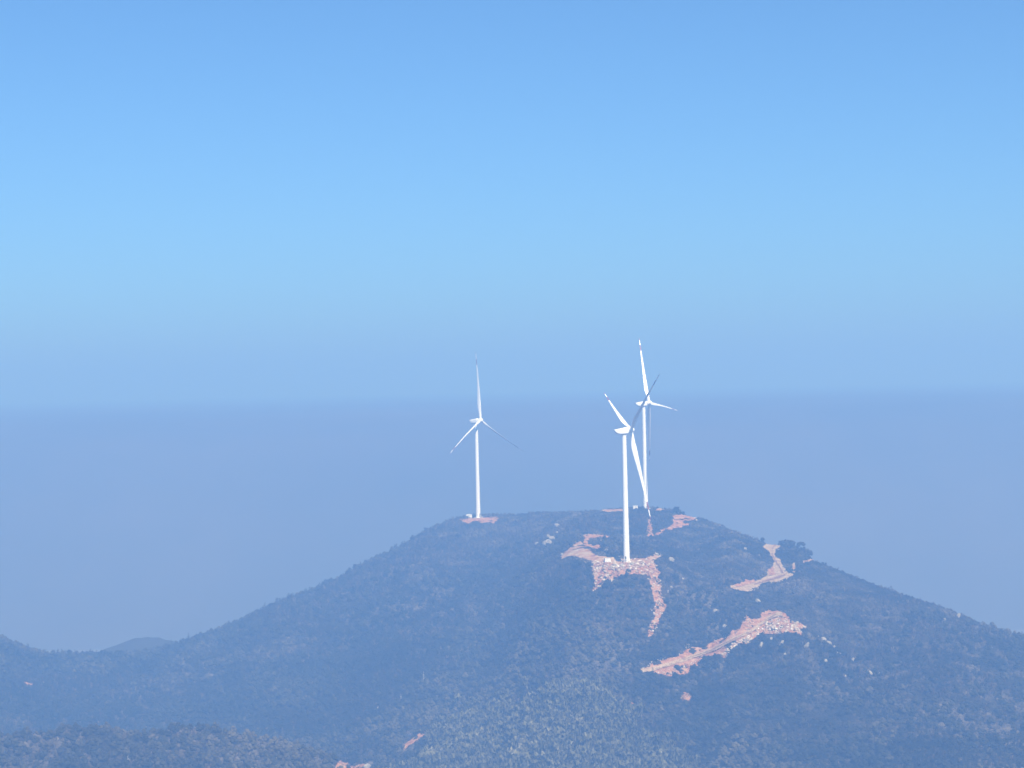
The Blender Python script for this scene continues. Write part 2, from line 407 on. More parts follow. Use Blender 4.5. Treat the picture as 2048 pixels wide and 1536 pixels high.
BARE = [P_TALUS, P_GULLY, P_PAD, P_HOOK, P_RIGHT, P_CHUTE, P_WEST, P_CREST, P_CREST2, P_EAST, P_SPUR, P_SPUR2, P_LOWER, P_STRIP, P_CORNER, P_FAR1, P_KNOLL, P_SCRAPE]

def drape(name, polys, m, lift, lump, ragged, step=0.5, seed=0):
    """soil sheet on the hill inside the outlines, edge made ragged, surface lumpy"""
    vs, fs, base = [], [], 0
    for q, poly in enumerate(polys):
        pp = []
        for k in range(len(poly)):
            a = poly[k]; b = poly[(k + 1) % len(poly)]
            for t in (0, 0.5): pp.append((a[0] + (b[0] - a[0]) * t, a[1] + (b[1] - a[1]) * t))
        w = cast([p[0] for p in pp], [p[1] for p in pp])
        x0, y0 = w[:, :2].min(0) - 3; x1, y1 = w[:, :2].max(0) + 3
        xs = np.arange(x0, x1, step); ys = np.arange(y0, y1, step * 1.3)
        X, Y = np.meshgrid(xs, ys, indexing='ij')
        Z = H(X, Y)
        px, py = to_px(X, Y, Z)
        px2 = px + fbm(X, Y, 5, 3, seed + q) * ragged; py2 = py + fbm(X, Y, 5, 3, seed + q + 50) * ragged * 0.7
        ins = in_poly(px2, py2, poly)
        Z = Z + lift + np.maximum(fbm(X, Y, 3.5, 4, seed + 90), -0.5) * lump
        cell = ins[:-1, :-1] & ins[1:, :-1] & ins[1:, 1:] & ins[:-1, 1:]
        i = np.arange(X.size).reshape(X.shape)
        f = np.stack([i[:-1, :-1], i[1:, :-1], i[1:, 1:], i[:-1, 1:]], -1)[cell]
        used = np.unique(f); remap = np.full(X.size, -1); remap[used] = np.arange(len(used))
        vs.append(np.stack([X, Y, Z], -1).reshape(-1, 3)[used]); fs.append(remap[f] + base); base += len(used)
    return link(name, mesh_np(name, np.concatenate(vs), np.concatenate(fs), m), kind='structure')

drape('bare_soil', [P_TALUS, P_GULLY, P_HOOK, P_RIGHT, P_CHUTE, P_WEST, P_LOWER, P_STRIP, P_CORNER, P_FAR1, P_KNOLL, P_SCRAPE], M_RED, 0.25, 0.8, 4.2, 0.5, 1)
drape('dirt_clearing', [P_PAD, P_CREST, P_CREST2, P_SPUR, P_SPUR2], M_PAD, 0.45, 0.45, 3.0, 0.5, 2)
def band(pts, w):
    """outline of a road of w pixels' height on each side of its centre line"""
    up, dn = [], []
    for k, p in enumerate(pts):
        ww = w[k] if isinstance(w, list) else w
        up.append((p[0], p[1] - ww)); dn.append((p[0], p[1] + ww))
    return up + dn[::-1]
P_ROAD_LOW = band([(1281,1345),(1310,1341),(1335,1333),(1365,1323),(1395,1313),(1425,1302),(1455,1287),(1480,1275),(1500,1266),(1520,1253),(1538,1239),(1556,1231),(1566,1231)], 4.6)
P_ROAD_EAST = P_EAST
drape('dirt_road', [P_ROAD_LOW, P_EAST], M_TAN, 1.05, 0.2, 2.4, 0.5, 3)
P_RUT_EAST = band([(1549,1083),(1554,1090),(1545,1100),(1542,1108),(1548,1118),(1555,1131),(1562,1143),(1568,1151)], 3.2)
P_RUT_EAST2 = band([(1572,1153),(1550,1160),(1525,1167),(1508,1173)], 2.0)
P_RUT_LOW = band([(1310,1342),(1335,1334),(1365,1324),(1395,1314),(1425,1303),(1455,1288),(1480,1276),(1500,1267),(1520,1254),(1538,1240),(1554,1232)], 1.3)
M_RUT = noise_mat('worn_track', [(0.32, (0.14, 0.07, 0.04)), (0.5, (0.225, 0.12, 0.07)), (0.7, (0.28, 0.175, 0.11))], 0.35, 9, bump=0.2, bump_scale=1.1)
drape('wheel_tracks', [P_RUT_EAST, P_RUT_EAST2, P_RUT_LOW], M_RUT, 1.4, 0.15, 1.5, 0.5, 6)
P_EASTRED = [(1460,1175),(1485,1168),(1492,1162),(1508,1163),(1512,1168),(1495,1174),(1478,1177)]
P_EASTRED2 = [(1535,1143),(1546,1136),(1550,1146),(1552,1152),(1538,1155)]
drape('cut_bank', [P_EASTRED, P_EASTRED2, [(1344,1036),(1352,1032),(1368,1031),(1374,1036),(1368,1041),(1350,1042)]], M_RED, 1.35, 0.5, 3.0, 0.5, 4)

# ------------------------------------------------------------------ stuff: rubble
def ico(sub=1):
    bm = bmesh.new(); bmesh.ops.create_icosphere(bm, subdivisions=sub, radius=1.0)
    v = np.array([p.co[:] for p in bm.verts]); f = np.array([[q.index for q in p.verts] for p in bm.faces]); bm.free()
    return v, f
IV, IF = ico(1)
def rot_z(a):
    c, s = np.cos(a), np.sin(a); z = np.zeros_like(a); o = np.ones_like(a)
    return np.stack([np.stack([c, -s, z], -1), np.stack([s, c, z], -1), np.stack([z, z, o], -1)], -2)
def rand_in_poly(poly, n):
    p = np.array(poly); lo, hi = p.min(0), p.max(0); out = np.zeros((0, 2))
    while len(out) < n:
        q = rng.uniform(lo, hi, (n * 3, 2)); out = np.concatenate([out, q[in_poly(q[:, 0], q[:, 1], poly)]])
    return out[:n]
def rubble(name, specs, label):
    vs, fs, ts, base = [], [], [], 0
    for poly, n, smin, smax_, tlo, thi in specs:
        q = rand_in_poly(poly, n); w = cast(q[:, 0], q[:, 1])
        for k in range(n):
            r_ = smin + (smax_ - smin) * rng.random() ** 3
            v = IV * (1 + rng.uniform(-0.35, 0.3, (len(IV), 1))) * (r_ * rng.uniform(0.7, 1.3, 3) * np.array([1.1, 1.0, 0.75]))
            a = rng.uniform(0, 6.28); c, s = math.cos(a), math.sin(a)
            v = v @ np.array([[c, s, 0], [-s, c, 0], [0, 0, 1]]).T
            vs.append(v + w[k] + np.array([0, 0, 0.25 + r_ * 0.15])); fs.append(IF + base); base += len(v)
            ts.append(np.full(len(IF), rng.uniform(tlo, thi)))
    o = link(name, mesh_np(name, np.concatenate(vs), np.concatenate(fs), M_RUBBLE, np.concatenate(ts)), kind='stuff')
    return tag(o, label, 'rubble')
rubble('rubble', [
    (P_TALUS, 420, 0.25, 1.3, 0.0, 0.9), ([(1186,1122),(1300,1118),(1308,1130),(1260,1140),(1188,1140)], 260, 0.3, 1.5, 0.2, 1.0),
    (P_GULLY, 330, 0.2, 1.0, 0.0, 0.9), (P_CHUTE, 40, 0.2, 0.8, 0.0, 0.8),
    ([(1120,1113),(1130,1103),(1153,1085),(1165,1078),(1168,1070),(1158,1076),(1150,1084),(1132,1096),(1122,1106)], 90, 0.25, 0.7, 0.5, 1.0),
    ([(1170,1116),(1190,1122),(1180,1130),(1150,1120),(1148,1114)], 50, 0.25, 0.7, 0.2, 0.9),
    ([(1300,1112),(1312,1106),(1327,1112),(1318,1116)], 35, 0.4, 1.2, 0.5, 1.0),
    ], 'broken stone spilling below the front turbine pad and down the red gully')
rubble('rubble', [
    ([(1500,1262),(1520,1252),(1545,1240),(1562,1232),(1575,1240),(1585,1262),(1560,1268),(1525,1267),(1505,1277),(1498,1285),(1478,1286)], 420, 0.25, 1.0, 0.3, 1.0),
    ([(1584,1243),(1597,1245),(1612,1253),(1605,1268),(1590,1264),(1582,1255)], 110, 0.3, 1.1, 0.4, 1.0),
    ([(1462,1290),(1500,1272),(1503,1286),(1480,1287),(1460,1300),(1457,1316),(1440,1310)], 170, 0.25, 1.0, 0.4, 1.0),
    ([(1290,1350),(1400,1320),(1400,1323),(1380,1338),(1350,1354),(1312,1347)], 150, 0.2, 0.8, 0.0, 0.9),
    ([(1355,1312),(1372,1290),(1380,1288),(1384,1292),(1370,1301)], 30, 0.2, 0.5, 0.8, 1.0),
    ([(1276,1342),(1290,1332),(1312,1320),(1330,1315),(1332,1318),(1306,1327),(1282,1345)], 45, 0.2, 0.5, 0.8, 1.0),
    ([(1484,1245),(1492,1229),(1500,1239),(1520,1238),(1526,1245),(1500,1262),(1484,1262)], 110, 0.2, 0.9, 0.1, 1.0),
    ([(1420,1287),(1443,1271),(1455,1272),(1478,1257),(1484,1262),(1440,1290)], 80, 0.2, 0.6, 0.0, 0.8),
    ], 'pale rubble tipped beside the lower dirt road and its hairpin bend')
rubble('rubble', [
    ([(1560,1122),(1566,1133),(1572,1145),(1590,1152),(1575,1159),(1550,1168),(1538,1167),(1545,1163),(1572,1152),(1562,1140)], 120, 0.25, 0.8, 0.4, 1.0),
    ([(1462,1178),(1500,1178),(1520,1171),(1518,1178),(1497,1187)], 90, 0.2, 0.7, 0.3, 1.0),
    ([(1558,1082),(1565,1088),(1562,1097),(1553,1103)], 30, 0.3, 0.8, 0.5, 1.0),
    (P_SPUR2, 25, 0.3, 0.7, 0.4, 1.0), ([(1385,1034),(1402,1034),(1404,1041),(1392,1042)], 30, 0.3, 0.9, 0.5, 1.0),
    (P_KNOLL, 60, 0.25, 0.7, 0.0, 0.5), (P_CORNER, 40, 0.2, 0.7, 0.2, 0.8), (P_STRIP, 30, 0.15, 0.5, 0.2, 0.8), (P_WEST, 25, 0.2, 0.5, 0.5, 1.0),
    ([(1150,1084),(1168,1070),(1196,1068),(1196,1070),(1168,1078)], 40, 0.2, 0.6, 0.7, 1.0),
    ([(1212,1160),(1330,1150),(1345,1180),(1330,1215),(1290,1235),(1250,1180)], 40, 0.2, 0.8, 0.5, 1.0),
    ], 'loose pale stones along the upper road and scattered over the scrub')

# ------------------------------------------------------------------ stuff: vegetation (merged leaf clumps)
def quads(c, n_dir, size, aspect=1.0, roll=None):
    """one quad per centre c, facing n_dir"""
    n_dir = n_dir / np.linalg.norm(n_dir, axis=1, keepdims=True)
    ref = np.where(np.abs(n_dir[:, 2:3]) > 0.9, np.array([[1.0, 0, 0]]), np.array([[0, 0, 1.0]]))
    u = np.cross(ref, n_dir); u /= np.linalg.norm(u, axis=1, keepdims=True)
    v = np.cross(n_dir, u)
    if roll is not None:
        cr, sr = np.cos(roll)[:, None], np.sin(roll)[:, None]
        u, v = u * cr + v * sr, -u * sr + v * cr
    size = np.asarray(size)[:, None]
    u = u * size; v = v * size * aspect
    return np.stack([c - u - v * 0.6, c + u * 0.8 - v, c + u + v * 0.7, c - u * 0.7 + v], 1)    # (n,4,3)

def dome(c, r_, seg, rings, zf, jit, full=False):
    """closed lumpy dome of separate quads round c"""
    lat = np.linspace(-0.9 if full else -0.15, 1.45, rings + 1); out = []
    P = np.zeros((rings + 1, seg, 3))
    for i, la in enumerate(lat):
        a = np.linspace(0, 2 * np.pi, seg, endpoint=False) + 0.3 * i
        rr = r_ * (1 + rng.uniform(-jit, jit, seg))
        P[i] = np.stack([np.cos(a) * np.cos(la) * rr, np.sin(a) * np.cos(la) * rr, np.sin(la) * rr * zf], -1) + c
    for i in range(rings):
        for k in range(seg):
            out.append([P[i, k], P[i, (k + 1) % seg], P[i + 1, (k + 1) % seg], P[i + 1, k]])
    return np.array(out)
def proto_bush(n):
    q = [dome(np.array([0, 0, 0.0]), 0.85, 6, 2, 0.85, 0.22)]
    for k in range(2):
        a = rng.uniform(0, 6.28); q.append(dome(np.array([math.cos(a) * 0.55, math.sin(a) * 0.55, 0.05]), rng.uniform(0.4, 0.6), 5, 2, 0.85, 0.22))
    d = rng.normal(size=(n, 3)); d[:, 2] = np.abs(d[:, 2]); d /= np.linalg.norm(d, axis=1, keepdims=True)
    q.append(quads(d * rng.uniform(0.8, 1.05, (n, 1)) * np.array([1, 1, 0.9]), d + rng.normal(size=(n, 3)) * 0.4, rng.uniform(0.14, 0.26, n), 0.9, rng.uniform(0, 6.28, n)))
    q = np.concatenate(q)
    return q, rng.uniform(-0.10, 0.10, len(q))
def proto_tree(n):
    q, t = [], []
    for k in range(6):
        a = k * 1.05 + rng.uniform(-0.4, 0.4); o = 0.0 if k == 5 else 0.48
        c = np.array([math.cos(a) * o, math.sin(a) * o, 1.05 + rng.uniform(-0.25, 0.25) + (0.4 if k == 5 else 0)])
        l = dome(c, rng.uniform(0.38, 0.56), 6, 3, 0.85, 0.2, True); q.append(l); t.append(np.full(len(l), rng.uniform(-0.10, 0.10)))
        m = n // 6; d = rng.normal(size=(m, 3)); d /= np.linalg.norm(d, axis=1, keepdims=True)
        q.append(quads(c + d * rng.uniform(0.45, 0.6, (m, 1)), d + rng.normal(size=(m, 3)) * 0.35, rng.uniform(0.10, 0.17, m), 0.85, rng.uniform(0, 6.28, m))); t.append(rng.uniform(-0.08, 0.08, m))
    tr = np.array([[[-0.06, 0, 0], [0.06, 0, 0], [0.04, 0, 0.9], [-0.04, 0, 0.9]], [[0, -0.06, 0], [0, 0.06, 0], [0, 0.04, 0.9], [0, -0.04, 0.9]]])
    q.append(tr); t.append(np.array([-0.3, -0.3]))
    return np.concatenate(q), np.concatenate(t)
def proto_pine(n):
    z = np.linspace(0.25, 1.9, n) + rng.uniform(-0.06, 0.06, n); a = rng.uniform(0, 6.28, n)
    r_ = (1.95 - z) * 0.42 * rng.uniform(0.5, 1.1, n) + 0.05
    c = np.stack([np.cos(a) * r_, np.sin(a) * r_, z], 1)
    d = np.stack([np.cos(a) * 0.35, np.sin(a) * 0.35, np.ones(n)], 1) + rng.normal(size=(n, 3)) * 0.25
    q = quads(c, d, 0.12 + (1.95 - z) * 0.13, 0.7)
    tr = np.array([[[-0.05, 0, 0], [0.05, 0, 0], [0.015, 0, 1.8], [-0.015, 0, 1.8]]])
    return np.concatenate([q, tr]), np.concatenate([rng.uniform(-0.15, 0.15, n), [0.1]])
def proto_bare(n):
    out = []
    for k in range(n):
        a = rng.uniform(0, 6.28); t = rng.uniform(0.1, 0.6); L = rng.uniform(0.6, 1.3)
        b = np.array([math.cos(a) * 0.12, math.sin(a) * 0.12, rng.uniform(0, 0.4)])
        e = b + L * np.array([math.cos(a) * math.sin(t), math.sin(a) * math.sin(t), math.cos(t)])
        w = 0.035 + 0.03 * rng.random(); p = np.array([-math.sin(a + 1), math.cos(a + 1), 0]) * w
        out.append([b - p, b + p, e + p * 1.6, e - p * 1.6])
    return np.array(out), rng.uniform(-0.25, 0.25, n)
def proto_bamboo(n):
    out, tt = [], []
    for k in range(4):
        a = rng.uniform(0, 6.28); o = rng.uniform(-0.3, 0.3, 2); lean = rng.uniform(0.05, 0.35)
        b = np.array([o[0], o[1], 0]); t = b + np.array([math.cos(a) * lean, math.sin(a) * lean, rng.uniform(1.5, 2.1)])
        w = 0.026
        for p in (np.array([w, 0, 0]), np.array([0, w, 0])):
            out.append([b - p, b + p, t + p * 0.6, t - p * 0.6]); tt.append(0.75 + rng.uniform(-0.2, 0.3))
        m = n // 4
        f = rng.uniform(0.35, 1.05, m)[:, None]
        c = b + (t - b) * f + rng.normal(size=(m, 3)) * np.array([0.17, 0.17, 0.08]) + np.array([math.cos(a), math.sin(a), -0.25]) * np.maximum(f - 0.75, 0) * 1.2
        d = rng.normal(size=(m, 3)) + np.array([0, -0.3, 0.3])
        out.extend(list(quads(c, d, rng.uniform(0.08, 0.14, m), 2.6, rng.normal(0, 0.3, m)))); tt.extend(rng.uniform(-0.13, 0.13, m) + 0.12 * (f[:, 0] - 0.7))
    return np.array(out), np.array(tt)

def scatter(name, protos, x, y, z, size, squash, tint, m, label, cat):
    vs, ts = [], []
    kinds = rng.integers(0, len(protos), len(x)); ang = rng.uniform(0, 6.28, len(x))
    for k, (q, dt) in enumerate(protos):
        i = np.nonzero(kinds == k)[0]
        if not len(i): continue
        v = q.reshape(1, -1, 3) * size[i][:, None, None]
        v = v * np.stack([np.ones(len(i)), np.ones(len(i)), squash[i]], -1)[:, None, :]
        v = np.einsum('nij,nvj->nvi', rot_z(ang[i]), v) + np.stack([x[i], y[i], z[i]], -1)[:, None, :]
        vs.append(v.reshape(-1, 3)); ts.append((tint[i][:, None] + dt[None, :]).ravel())
    v = np.concatenate(vs); t = np.clip(np.concatenate(ts), 0, 1)
    f = np.arange(len(v)).reshape(-1, 4)
    o = link(name, mesh_np(name, v, f, m, t), kind='stuff')
    return tag(o, label, cat)

def sites(step, smin=-0.285, smax_=0.285, y0=640, y1=1830, jitter=0.9):
    ys = np.arange(y0, y1, step); X, Y = [], []
    for yy in ys:
        xs = np.arange(smin * yy, smax_ * yy, step)
        X.append(xs + rng.uniform(-0.5, 0.5, len(xs)) * step * jitter); Y.append(yy + rng.uniform(-0.5, 0.5, len(xs)) * step * jitter)
    return np.concatenate(X), np.concatenate(Y)

# which cells of the hill the camera side can see at all (a running maximum of the elevation angle along each column)
ang_run = np.maximum.accumulate(HG / YG[None, :], axis=1)
VIS = (HG / YG[None, :]) > ang_run - 0.0032
def visible(x, y):
    i = np.clip(np.searchsorted(S, x / y), 0, len(S) - 1); j = np.clip(np.searchsorted(YG, y), 0, len(YG) - 1)
    return VIS[i, j]
P_BAMBOO = [(760,1620),(810,1540),(850,1500),(872,1464),(950,1428),(1010,1412),(1080,1398),(1150,1384),(1200,1400),(1235,1440),(1285,1468),(1325,1505),(1400,1560),(1460,1640)]
P_REGROWN = [(1316,1338),(1345,1333),(1370,1327),(1396,1321),(1440,1308),(1440,1318),(1390,1338),(1350,1352),(1325,1348)]
def bare_at(x, y, z, hgt):
    b = np.zeros(len(x), bool)
    for f in (0.0, 0.55):
        px, py = to_px(x, y, z + hgt * f)
        px = px + fbm(x, y, 6, 3, 301) * 4.5; py = py + fbm(x, y, 6, 3, 302) * 3.5
        for p in BARE:
            h_ = in_poly(px, py, p)
            if p is P_LOWER: h_ &= ~(in_poly(px, py, P_REGROWN) & (fbm(x, y, 5, 2, 310) > -0.1))
            b |= h_
    return b
def grove(x, y, z):
    px, py = to_px(x, y, z)
    px = px + fbm(x, y, 22, 3, 201) * 50 + rng.normal(0, 14, len(x)); py = py + fbm(x, y, 22, 3, 202) * 40 + rng.normal(0, 11, len(x))
    return in_poly(px, py, P_BAMBOO)
T1 = SITES[0]
def near_pads(x, y):
    b = np.zeros(len(x), bool)
    for t in SITES: b |= np.hypot(x - t['x'], y - t['y']) < 9
    return b

# low scrub everywhere
x, y = sites(2.15)
keep = visible(x, y); x, y = x[keep], y[keep]
z = H(x, y)
px, py = to_px(x, y, z)
keep = (py < 1600) & (px > -60) & (px < 2110) & (z > BASE + 5); x, y, z, px, py = x[keep], y[keep], z[keep], px[keep], py[keep]
size = 0.85 + 1.5 * rng.random(len(x)) ** 3 + 0.5 * np.clip((1250 - y) / 200, 0, 1) + 0.5 * fbm(x, y, 25, 2, 61)
keep = ~bare_at(x, y, z, size) & ~near_pads(x, y) & ~(grove(x, y, z) & (rng.random(len(x)) < 0.5))
x, y, z, size = x[keep], y[keep], z[keep], size[keep]
tint = np.clip(0.42 + 0.68 * fbm(x, y, 90, 4, 71, 0.65) + 0.75 * fbm(x, y, 10, 3, 72) + rng.normal(0, 0.08, len(x)) + 0.10 * ((y < 1050) & (x < -0.06 * y)), 0, 1)
scatter('scrub', [proto_bush(6) for _ in range(6)], x, y, z - 0.15, np.clip(size, 0.5, 3.0), rng.uniform(0.7, 1.3, len(x)), tint, M_SCRUB,
        'dark scrub and low bushes covering the hill in one mass', 'scrub')
N_SCRUB = len(x)
# woodland on the lower slopes and the spur
x, y = sites(3.7)
keep = visible(x, y); x, y = x[keep], y[keep]; z = H(x, y); px, py = to_px(x, y, z)
wood = np.clip((py - 1090) / 200, 0, 1) * 0.8 + 0.55 * fbm(x, y, 60, 3, 81) - 0.55 * np.clip((px - 1300) / 300, 0, 1) * (py < 1480)
wood = wood * np.clip((py - 1065) / 40, 0, 1)
keep = (rng.random(len(x)) < wood) & (py < 1620) & (px > -80) & (px < 2130) & (z > BASE + 5); x, y, z = x[keep], y[keep], z[keep]
size = rng.uniform(1.4, 2.7, len(x))
keep = ~bare_at(x, y, z, size * 2) & ~grove(x, y, z); x, y, z, size = x[keep], y[keep], z[keep], size[keep]
pine = (fbm(x, y, 50, 3, 91) + rng.normal(0, 0.15, len(x))) > np.where((y < 1050) & (x < -0.06 * y), 0.45, 0.16)
tint = np.clip(0.44 + 0.55 * fbm(x, y, 40, 3, 92) + rng.normal(0, 0.11, len(x)) + 0.10 * ((y < 1050) & (x < -0.06 * y)), 0, 1)
i = ~pine
scatter('woodland', [proto_tree(30) for _ in range(5)], x[i], y[i], z[i] - 0.2, size[i], rng.uniform(0.85, 1.2, i.sum()), tint[i], M_TREE, 'broadleaf woodland on the lower slopes reading as one mass', 'woodland')
i = pine
scatter('pine_woodland', [proto_pine(30) for _ in range(4)], x[i], y[i], z[i] - 0.2, size[i] * 1.25, rng.uniform(0.85, 1.2, i.sum()), tint[i] * 0.7, M_TREE, 'dark pine woodland in patches across the slopes', 'woodland')
# bare twiggy shrubs
x, y = sites(3.4)
keep = visible(x, y); x, y = x[keep], y[keep]; z = H(x, y); px, py = to_px(x, y, z)
keep = (rng.random(len(x)) < 0.22 + 0.9 * fbm(x, y, 55, 3, 101)) & (py < 1600) & (px > -60) & (px < 2110) & (z > BASE + 5); x, y, z = x[keep], y[keep], z[keep]
size = rng.uniform(1.2, 2.4, len(x)); keep = ~bare_at(x, y, z, size) & ~near_pads(x, y); x, y, z, size = x[keep], y[keep], z[keep], size[keep]
scatter('bare_shrubbery', [proto_bare(16) for _ in range(5)], x, y, z, size, np.ones(len(x)), np.clip(rng.normal(0.4, 0.22, len(x)), 0, 1), M_BARE, 'leafless grey brown winter shrubs mixed through the scrub', 'shrubs')
# bamboo grove
x, y = sites(2.7, y0=900, y1=1330)
z = H(x, y); keep = visible(x, y) & grove(x, y, z); x, y, z = x[keep], y[keep], z[keep]
size = rng.uniform(2.8, 4.6, len(x)); keep = ~bare_at(x, y, z, size * 1.8); x, y, z, size = x[keep], y[keep], z[keep], size[keep]
scatter('bamboo_grove', [proto_bamboo(40) for _ in range(6)], x, y, z - 0.2, size, np.ones(len(x)), np.clip(0.40 + 0.35 * fbm(x, y, 16, 3, 111) + rng.normal(0, 0.09, len(x)), 0, 1), M_BAMBOO,
        'yellow green bamboo grove with pale stems at the foot of the hill', 'bamboo')
print('scrub', N_SCRUB, 'bamboo', len(x))

# ------------------------------------------------------------------ wind turbines
RAD = 57.5      # blade length; the builder stretches it to 59 m
def blade_mesh():
    prof = 28
    zs = [1.4, 2.4, 4, 6, 8.5, 11, 13.5, 17, 21, 26, 31, 36, 41, 45, 46.2, 46.25, 49, 51.2, 51.25, 53.5, 55.5, 56.6, 57.2, 57.5]
    ch = np.interp(zs, [1.4, 3.5, 7, 11.5, 14, 20, 30, 40, 50, 55, 57, 57.5], [2.1, 2.1, 2.6, 3.3, 3.3, 2.7, 1.85, 1.25, 0.78, 0.55, 0.35, 0.15])
    th = np.interp(zs, [1.4, 3.5, 7, 11.5, 20, 35, 57.5], [1.0, 1.0, 0.66, 0.36, 0.25, 0.19, 0.15])
    tw = np.interp(zs, [1.4, 6, 14, 25, 40, 57.5], [14, 14, 10, 5, 2, 0])
    round_ = np.interp(zs, [1.4, 3.5, 8.5, 57], [1, 1, 0, 0])
    pb = 2.6 * (np.array(zs) / RAD) ** 2.2
    bm = bmesh.new(); rings = []
    for z, c, t, w, rd, b in zip(zs, ch, th, tw, round_, pb):
        ring = []
        for k in range(prof):
            a = 2 * math.pi * k / prof
            cx, cy = math.cos(a) * c / 2, math.sin(a) * c / 2
            u = (math.cos(a) + 1) / 2                         # 0 trailing .. 1 leading edge
            ax = (u - 0.68) * c
            yt = 5 * t * c * (0.2969 * math.sqrt(1 - u) - 0.126 * (1 - u) - 0.3516 * (1 - u) ** 2 + 0.2843 * (1 - u) ** 3 - 0.1036 * (1 - u) ** 4)
            ay = yt * (1 if math.sin(a) >= 0 else -0.72)
            X = cx * rd + ax * (1 - rd); Y = cy * rd + ay * (1 - rd)
            q = R(w); ring.append(bm.verts.new((X * math.cos(q) - Y * math.sin(q), X * math.sin(q) + Y * math.cos(q) - b, z)))
        rings.append(ring)
    for n, (r0, r1) in enumerate(zip(rings, rings[1:])):
        zm = (zs[n] + zs[n + 1]) / 2
        for k in range(prof):
            f = bm.faces.new((r0[k], r0[(k + 1) % prof], r1[(k + 1) % prof], r1[k]))
            f.material_index = 1 if (46.22 < zm < 51.22 or zm > 54.6) else 0
    bm.faces.new(rings[0][::-1]); bm.faces.new(rings[-1]).material_index = 1
    return bm_mesh('blade', bm, [M_WHITE, M_BANDRED], smooth=True, autosmooth=50)

def tower_mesh():
    bm = bmesh.new()
    prof = [(2.05, -0.6), (2.05, 0.0)]
    for k, z in enumerate((0.0, 18.0, 40.0, 62.0, 81.6)):
        r_ = 2.0 - (2.0 - 1.38) * z / 81.6
        if k in (1, 2, 3): prof += [(r_, z - 0.22), (r_ + 0.05, z - 0.2), (r_ + 0.05, z + 0.2), (r_, z + 0.22)]
        elif k == 4: prof += [(r_, z), (r_ + 0.14, z + 0.03), (r_ + 0.14, z + 0.5), (r_ - 0.1, z + 0.55)]
    bm_lathe(bm, prof, 56)
    return bm_mesh('tower', bm, M_WHITE, smooth=True, autosmooth=35)

def nacelle_mesh():
    """body along +X (towards the rotor), rear end raked up underneath, origin on the tower axis at hub height"""
    bm = bmesh.new(); rings = []
    #        x     halfw  top   bottom
    secs = [(-6.6, 1.15, 1.35, 0.35), (-6.3, 1.45, 1.55, -0.15), (-5.2, 1.75, 1.65, -1.25), (-3.6, 1.95, 1.75, -1.9), (-1.6, 2.0, 1.85, -2.1), (0.8, 2.0, 2.15, -2.15), (2.0, 1.95, 2.2, -2.1), (2.6, 1.75, 1.95, -1.85), (2.75, 1.55, 1.7, -1.6)]
    for x, w, t, b in secs:
        ring = []
        for k in range(28):
            a = 2 * math.pi * k / 28; ca, sa = math.cos(a), math.sin(a)
            p = 0.42
            yy = w * math.copysign(abs(ca) ** p, ca); zz = (t + b) / 2 + (t - b) / 2 * math.copysign(abs(sa) ** p, sa)
            ring.append(bm.verts.new((x, yy, zz)))
        rings.append(ring)
    for r0, r1 in zip(rings, rings[1:]):
        for k in range(28): bm.faces.new((r0[k], r0[(k + 1) % 28], r1[(k + 1) % 28], r1[k]))
    bm.faces.new(rings[0][::-1]); bm.faces.new(rings[-1])
    return bm_mesh('nacelle', bm, M_WHITE, smooth=True, autosmooth=40)

def hub_mesh():
    bm = bmesh.new()
    bm_lathe(bm, [(1.3, -1.75), (1.75, -1.6), (1.95, -0.9), (2.0, 0.0), (1.95, 0.8), (1.7, 1.5), (1.25, 2.05), (0.7, 2.35), (0.2, 2.45)], 40, 'X')
    return bm_mesh('hub', bm, M_WHITE, smooth=True, autosmooth=60)

ME_BLADE, ME_TOWER, ME_NAC, ME_HUB = blade_mesh(), tower_mesh(), nacelle_mesh(), hub_mesh()
bm = bmesh.new(); bm_box(bm, -0.5, 0.5, -0.09, 0.09, 0, 2.3, 0.04); ME_DOOR = bm_mesh('door', bm, M_GREY)
bm = bmesh.new()
for k in range(7): bm_box(bm, -0.6, 0.6, -0.3 * (k + 1), -0.3 * k - 0.02, 1.75 - 0.25 * k - 0.06, 1.75 - 0.25 * k)
bm_box(bm, -0.9, 0.9, 0.0, 1.1, 1.68, 1.78)
for sx in (-0.62, 0.62): bm_box(bm, sx - 0.03, sx + 0.03, -2.1, -2.04, 0, 1.1); bm_box(bm, sx - 0.03, sx + 0.03, 0.02, 0.08, 0.0, 2.75); bm_box(bm, sx - 0.03, sx + 0.03, 0.1, 1.05, 2.7, 2.75)
ME_STEPS = bm_mesh('entrance_steps', bm, M_KIOSK)
bm = bmesh.new(); bm_lathe(bm, [(4.4, -1.0), (4.4, 0.05), (4.1, 0.22), (2.6, 0.34)], 48); ME_FOUND = bm_mesh('foundation', bm, M_CONCRETE, smooth=True, autosmooth=30)
bm = bmesh.new(); bm_box(bm, -0.04, 0.04, -0.9, 0.9, 1.6, 1.68); bm_box(bm, -0.05, 0.05, -0.05, 0.05, 0, 1.6)
for yv in (-0.85, 0.85): bm_box(bm, -0.12, 0.12, yv - 0.1, yv + 0.1, 1.68, 2.0, 0.03)
ME_MAST = bm_mesh('wind_sensor_mast', bm, M_GREY)
bm = bmesh.new(); bm_lathe(bm, [(1.5, -0.16), (1.62, -0.12), (1.62, 0.12), (1.5, 0.16)], 48); ME_YAW = bm_mesh('yaw_ring', bm, M_GREY, smooth=True, autosmooth=30)

